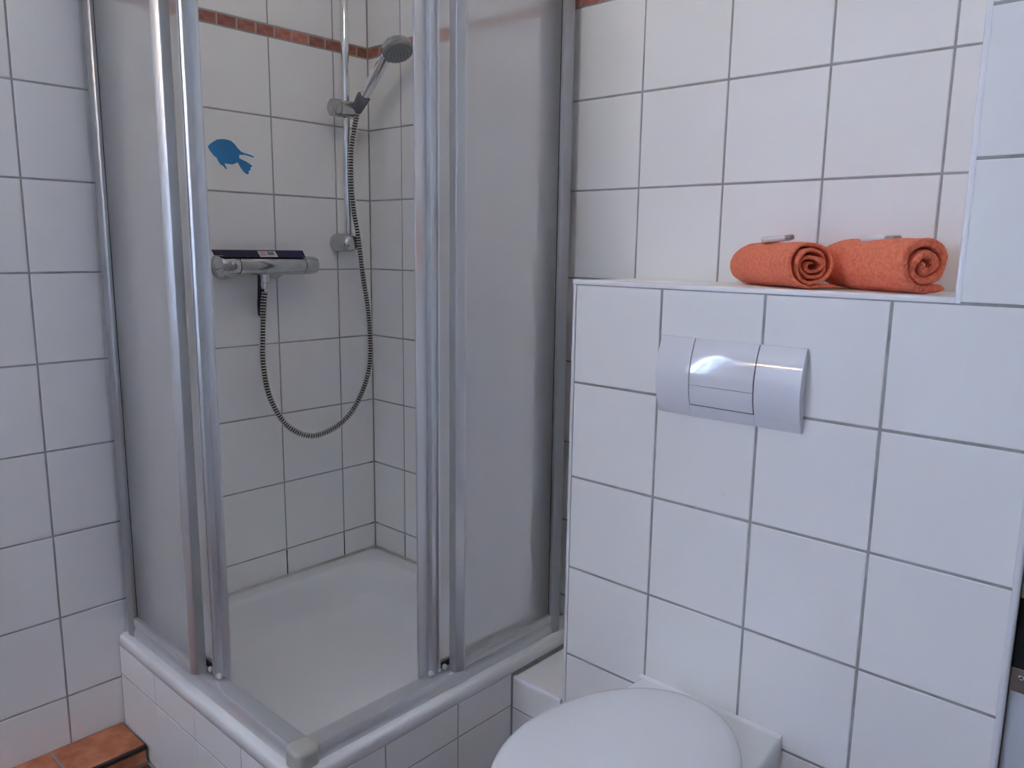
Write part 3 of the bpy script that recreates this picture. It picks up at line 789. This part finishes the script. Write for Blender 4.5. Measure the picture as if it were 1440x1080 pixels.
for sx in (-1, 1):
    bm = bmesh.new(); add_box(bm, (TXC + sx * 0.075 - 0.016, -0.345, 0.386), (TXC + sx * 0.075 + 0.016, -0.305, 0.4045), 0.004, 3)
    wo(link('hinge', finish(bm, 'hinge'), 'lid', wc))
bm = bmesh.new(); add_prism(bm, [(0.0, 0.3855), (0.0, 0.3925), (-0.003, 0.3905), (-0.006, 0.3862)], lambda a, b, t: (t, YF + a, b), TXC - 0.147, TXC + 0.147)
wo(link('sealant', finish(bm, 'sealant'), 'trim', wc))

# ------------------------------------------------------------------ rolled towels
def towel(label, front, ang, L, ra, rb, turns, thick, seed, flap, ripple, inner=0.006):
    """front: (x, y) of front end centre; ang: axis direction angle (front-pointing) in plan"""
    ax = Vector((math.cos(ang), math.sin(ang), 0)); pr = Vector((-ax.y, ax.x, 0))      # pr: to the right when facing the front end
    z_c = LEDGE + rb + thick / 2 + 0.0010
    t_ = empty('rolled_towel', (front[0], front[1], LEDGE + 0.0008))
    tag(t_, label, 'towel', 'rolled towels on the ledge')
    N_ = 150
    cl = []
    # flap lying on the ledge, then clockwise: bottom, left, top, right, inwards
    nf = 14
    for k in range(nf):
        t = 1 - k / nf
        cl.append((ra * 0.10 + flap * t, -rb + 0.0012 * math.sin(3.1 * t) + 0.002 * t * t))
    for k in range(N_ + 1):
        t = k / N_
        a = -math.pi / 2 - 2 * math.pi * turns * t
        rr = 1 - (1 - inner / ra) * t
        w = 1 + ripple * math.sin(a * 2.3 + seed) * t
        cl.append((ra * rr * w * math.cos(a), rb * rr * w * math.sin(a) + (-0.10 * rb * t)))
    n = len(cl)
    def normal(i):
        x0, y0 = cl[max(0, i - 1)]; x1, y1 = cl[min(n - 1, i + 1)]
        d = math.hypot(x1 - x0, y1 - y0) or 1e-9
        return (-(y1 - y0) / d, (x1 - x0) / d)
    outer, inn = [], []
    for i in range(n):
        nx, ny = normal(i)
        e = min(1.0, i / 3.0, (n - 1 - i) / 3.0)
        h = thick / 2 * (0.25 + 0.75 * math.sqrt(max(0, e)))
        outer.append((cl[i][0] - nx * h, cl[i][1] - ny * h)); inn.append((cl[i][0] + nx * h, cl[i][1] + ny * h))
    mid = cl
    K = 34
    bm = bmesh.new(); rings = []
    fr = [0.0, 0.006, 0.018] + [0.018 + 0.964 * k / K for k in range(1, K)] + [0.982, 0.994, 1.0]
    for q_, f_ in enumerate(fr):
        shrink = {0: 0.35, 1: 0.8, len(fr) - 2: 0.8, len(fr) - 1: 0.35}.get(q_, 1.0)
        row = []
        for loop_i, src in ((0, outer), (1, inn[::-1])):
            for i in range(n):
                cidx = i if loop_i == 0 else n - 1 - i
                c_ = mid[cidx]; p_ = src[i]
                a_ = c_[0] + (p_[0] - c_[0]) * shrink; b_ = c_[1] + (p_[1] - c_[1]) * shrink
                tt = cidx / n
                ext = (0.004 * math.sin(tt * 17 + seed) + 0.003 * math.sin(tt * 41 + seed * 2)) * (1 if f_ > 0.5 else -1)
                dist = -L * (1 - f_) + ext * (abs(f_ - 0.5) * 2) ** 3
                P = Vector((a_ * 40 + seed, b_ * 40, dist * 22))
                nz = noise.noise(P) * 0.0022 + noise.noise(P * 4.5) * 0.0009
                l_ = math.hypot(a_, b_) or 1
                end_taper = 1 - 0.10 * max(0, 1 - f_ / 0.22) ** 2
                a2 = (a_ + a_ / l_ * nz) * end_taper
                b2 = (b_ + b_ / l_ * nz)
                b2 = -rb + (b2 + rb) * (1 - 0.06 * max(0, 1 - f_ / 0.22) ** 2)
                b2 = max(b2, -rb - thick / 2)
                pos = pr * a2 + ax * dist + Vector((0, 0, z_c - LEDGE - 0.0008 + b2))
                row.append(bm.verts.new(pos))
        rings.append(row)
    m = len(rings[0])
    for q_ in range(len(rings) - 1):
        A, B = rings[q_], rings[q_ + 1]
        for i in range(m):
            j = (i + 1) % m
            bm.faces.new((A[i], A[j], B[j], B[i]))
    for row in (rings[0], rings[-1]):
        for i in range(n - 1):
            bm.faces.new((row[i], row[i + 1], row[m - 2 - i], row[m - 1 - i]))
    me = finish(bm, 'roll', True, 80)
    r_ = link('roll', me, 'towel', t_)
    return t_
ANG = math.atan2(-0.585, 0.81)
towel('rolled coral terry towel left on the ledge, with thin loose layers', (1.404, -0.158), ANG, 0.215, 0.0455, 0.0385, 3.6, 0.0060, 1.3, 0.040, 0.10)
towel('rolled coral terry towel beside the niche edge, with thick fluffy layers', (1.578, -0.150), ANG + 0.02, 0.215, 0.0475, 0.0405, 2.35, 0.0125, 4.1, 0.030, 0.03)

# soaps lying on the towels
def soap(label, loc, ang, tilt, size, printed):
    s = empty('wrapped_soap', loc); s.rotation_euler = (tilt[0], tilt[1], ang)
    tag(s, label, 'soap', 'wrapped soaps on the towels')
    a, b, h = size
    bm = bmesh.new(); loops = []
    for z, k in ((-h / 2, 0.82), (-h / 2 + h * 0.12, 0.94), (-h * 0.1, 1.0), (h * 0.15, 1.0), (h / 2 - h * 0.12, 0.94), (h / 2, 0.80)):
        loops.append([Vector((math.copysign(abs(math.cos(t)) ** 0.6, math.cos(t)) * a / 2 * k, math.copysign(abs(math.sin(t)) ** 0.6, math.sin(t)) * b / 2 * k, z)) for t in [2 * math.pi * i / 40 for i in range(40)]])
    add_loft(bm, loops)
    link('wrapper', finish(bm, 'wrapper', True, 40), 'soap_white', s)
    bm = bmesh.new(); loops = []
    for z, k in ((-h * 0.30, 0.985), (-h * 0.1, 1.012), (h * 0.15, 1.012), (h * 0.40, 0.96)):
        loops.append([Vector((math.copysign(abs(math.cos(t)) ** 0.6, math.cos(t)) * a / 2 * k, math.copysign(abs(math.sin(t)) ** 0.6, math.sin(t)) * b / 2 * k, z)) for t in [printed[0] + (printed[1] - printed[0]) * i / 14 for i in range(15)]])
    R_ = [[bm.verts.new(p) for p in L2] for L2 in loops]
    for q_ in range(3):
        for i in range(14): bm.faces.new((R_[q_][i], R_[q_][i + 1], R_[q_ + 1][i + 1], R_[q_ + 1][i]))
    link('printed_band', finish(bm, 'printed_band', True, 40), 'soap_print', s)
soap('small wrapped soap tilted on top of the left rolled towel', (1.312, -0.098, 1.2565), 0.25, (0.03, -0.10), (0.056, 0.036, 0.011), (-1.2, 0.5))
soap('small wrapped soap lying flat on the right rolled towel', (1.486, -0.090, 1.2575), -0.1, (0.05, -0.02), (0.062, 0.036, 0.0105), (-1.3, 0.4))

# wall lamp over the mirror side of the room (behind the camera)
lp = empty('wall_lamp', (0.155, RY, 2.0)); tag(lp, 'warm strip lamp on the wall opposite the toilet', 'lamp')
box('lamp_base', (-0.145, 0.0005, -0.03), (0.145, 0.03, 0.03), 'trim', lp, 0.004)
box('diffuser', (-0.135, 0.031, -0.010), (0.135, 0.050, 0.010), 'lamp', lp, 0.006)

# unseen ceiling lamp, added near the shower to brighten it and the niche
cl_ = empty('added_ceiling_lamp', (0.98, -0.72, RZ)); tag(cl_, 'unseen round opal lamp added on the bathroom ceiling as fill light', 'lamp')
lathe('lamp_base', (0, 0, -0.0005), (0, 0, -1), [(0, 0), (0, 0.15), (0.022, 0.15), (0.025, 0.147), (0.025, 0)], 'trim', cl_, 40)
lathe('opal_glass', (0, 0, -0.026), (0, 0, -1), [(0, 0), (0, 0.145), (0.02, 0.143), (0.045, 0.125), (0.062, 0.09), (0.070, 0.045), (0.072, 0)], 'added_ceiling_lamp', cl_, 40, 1.0, 60)
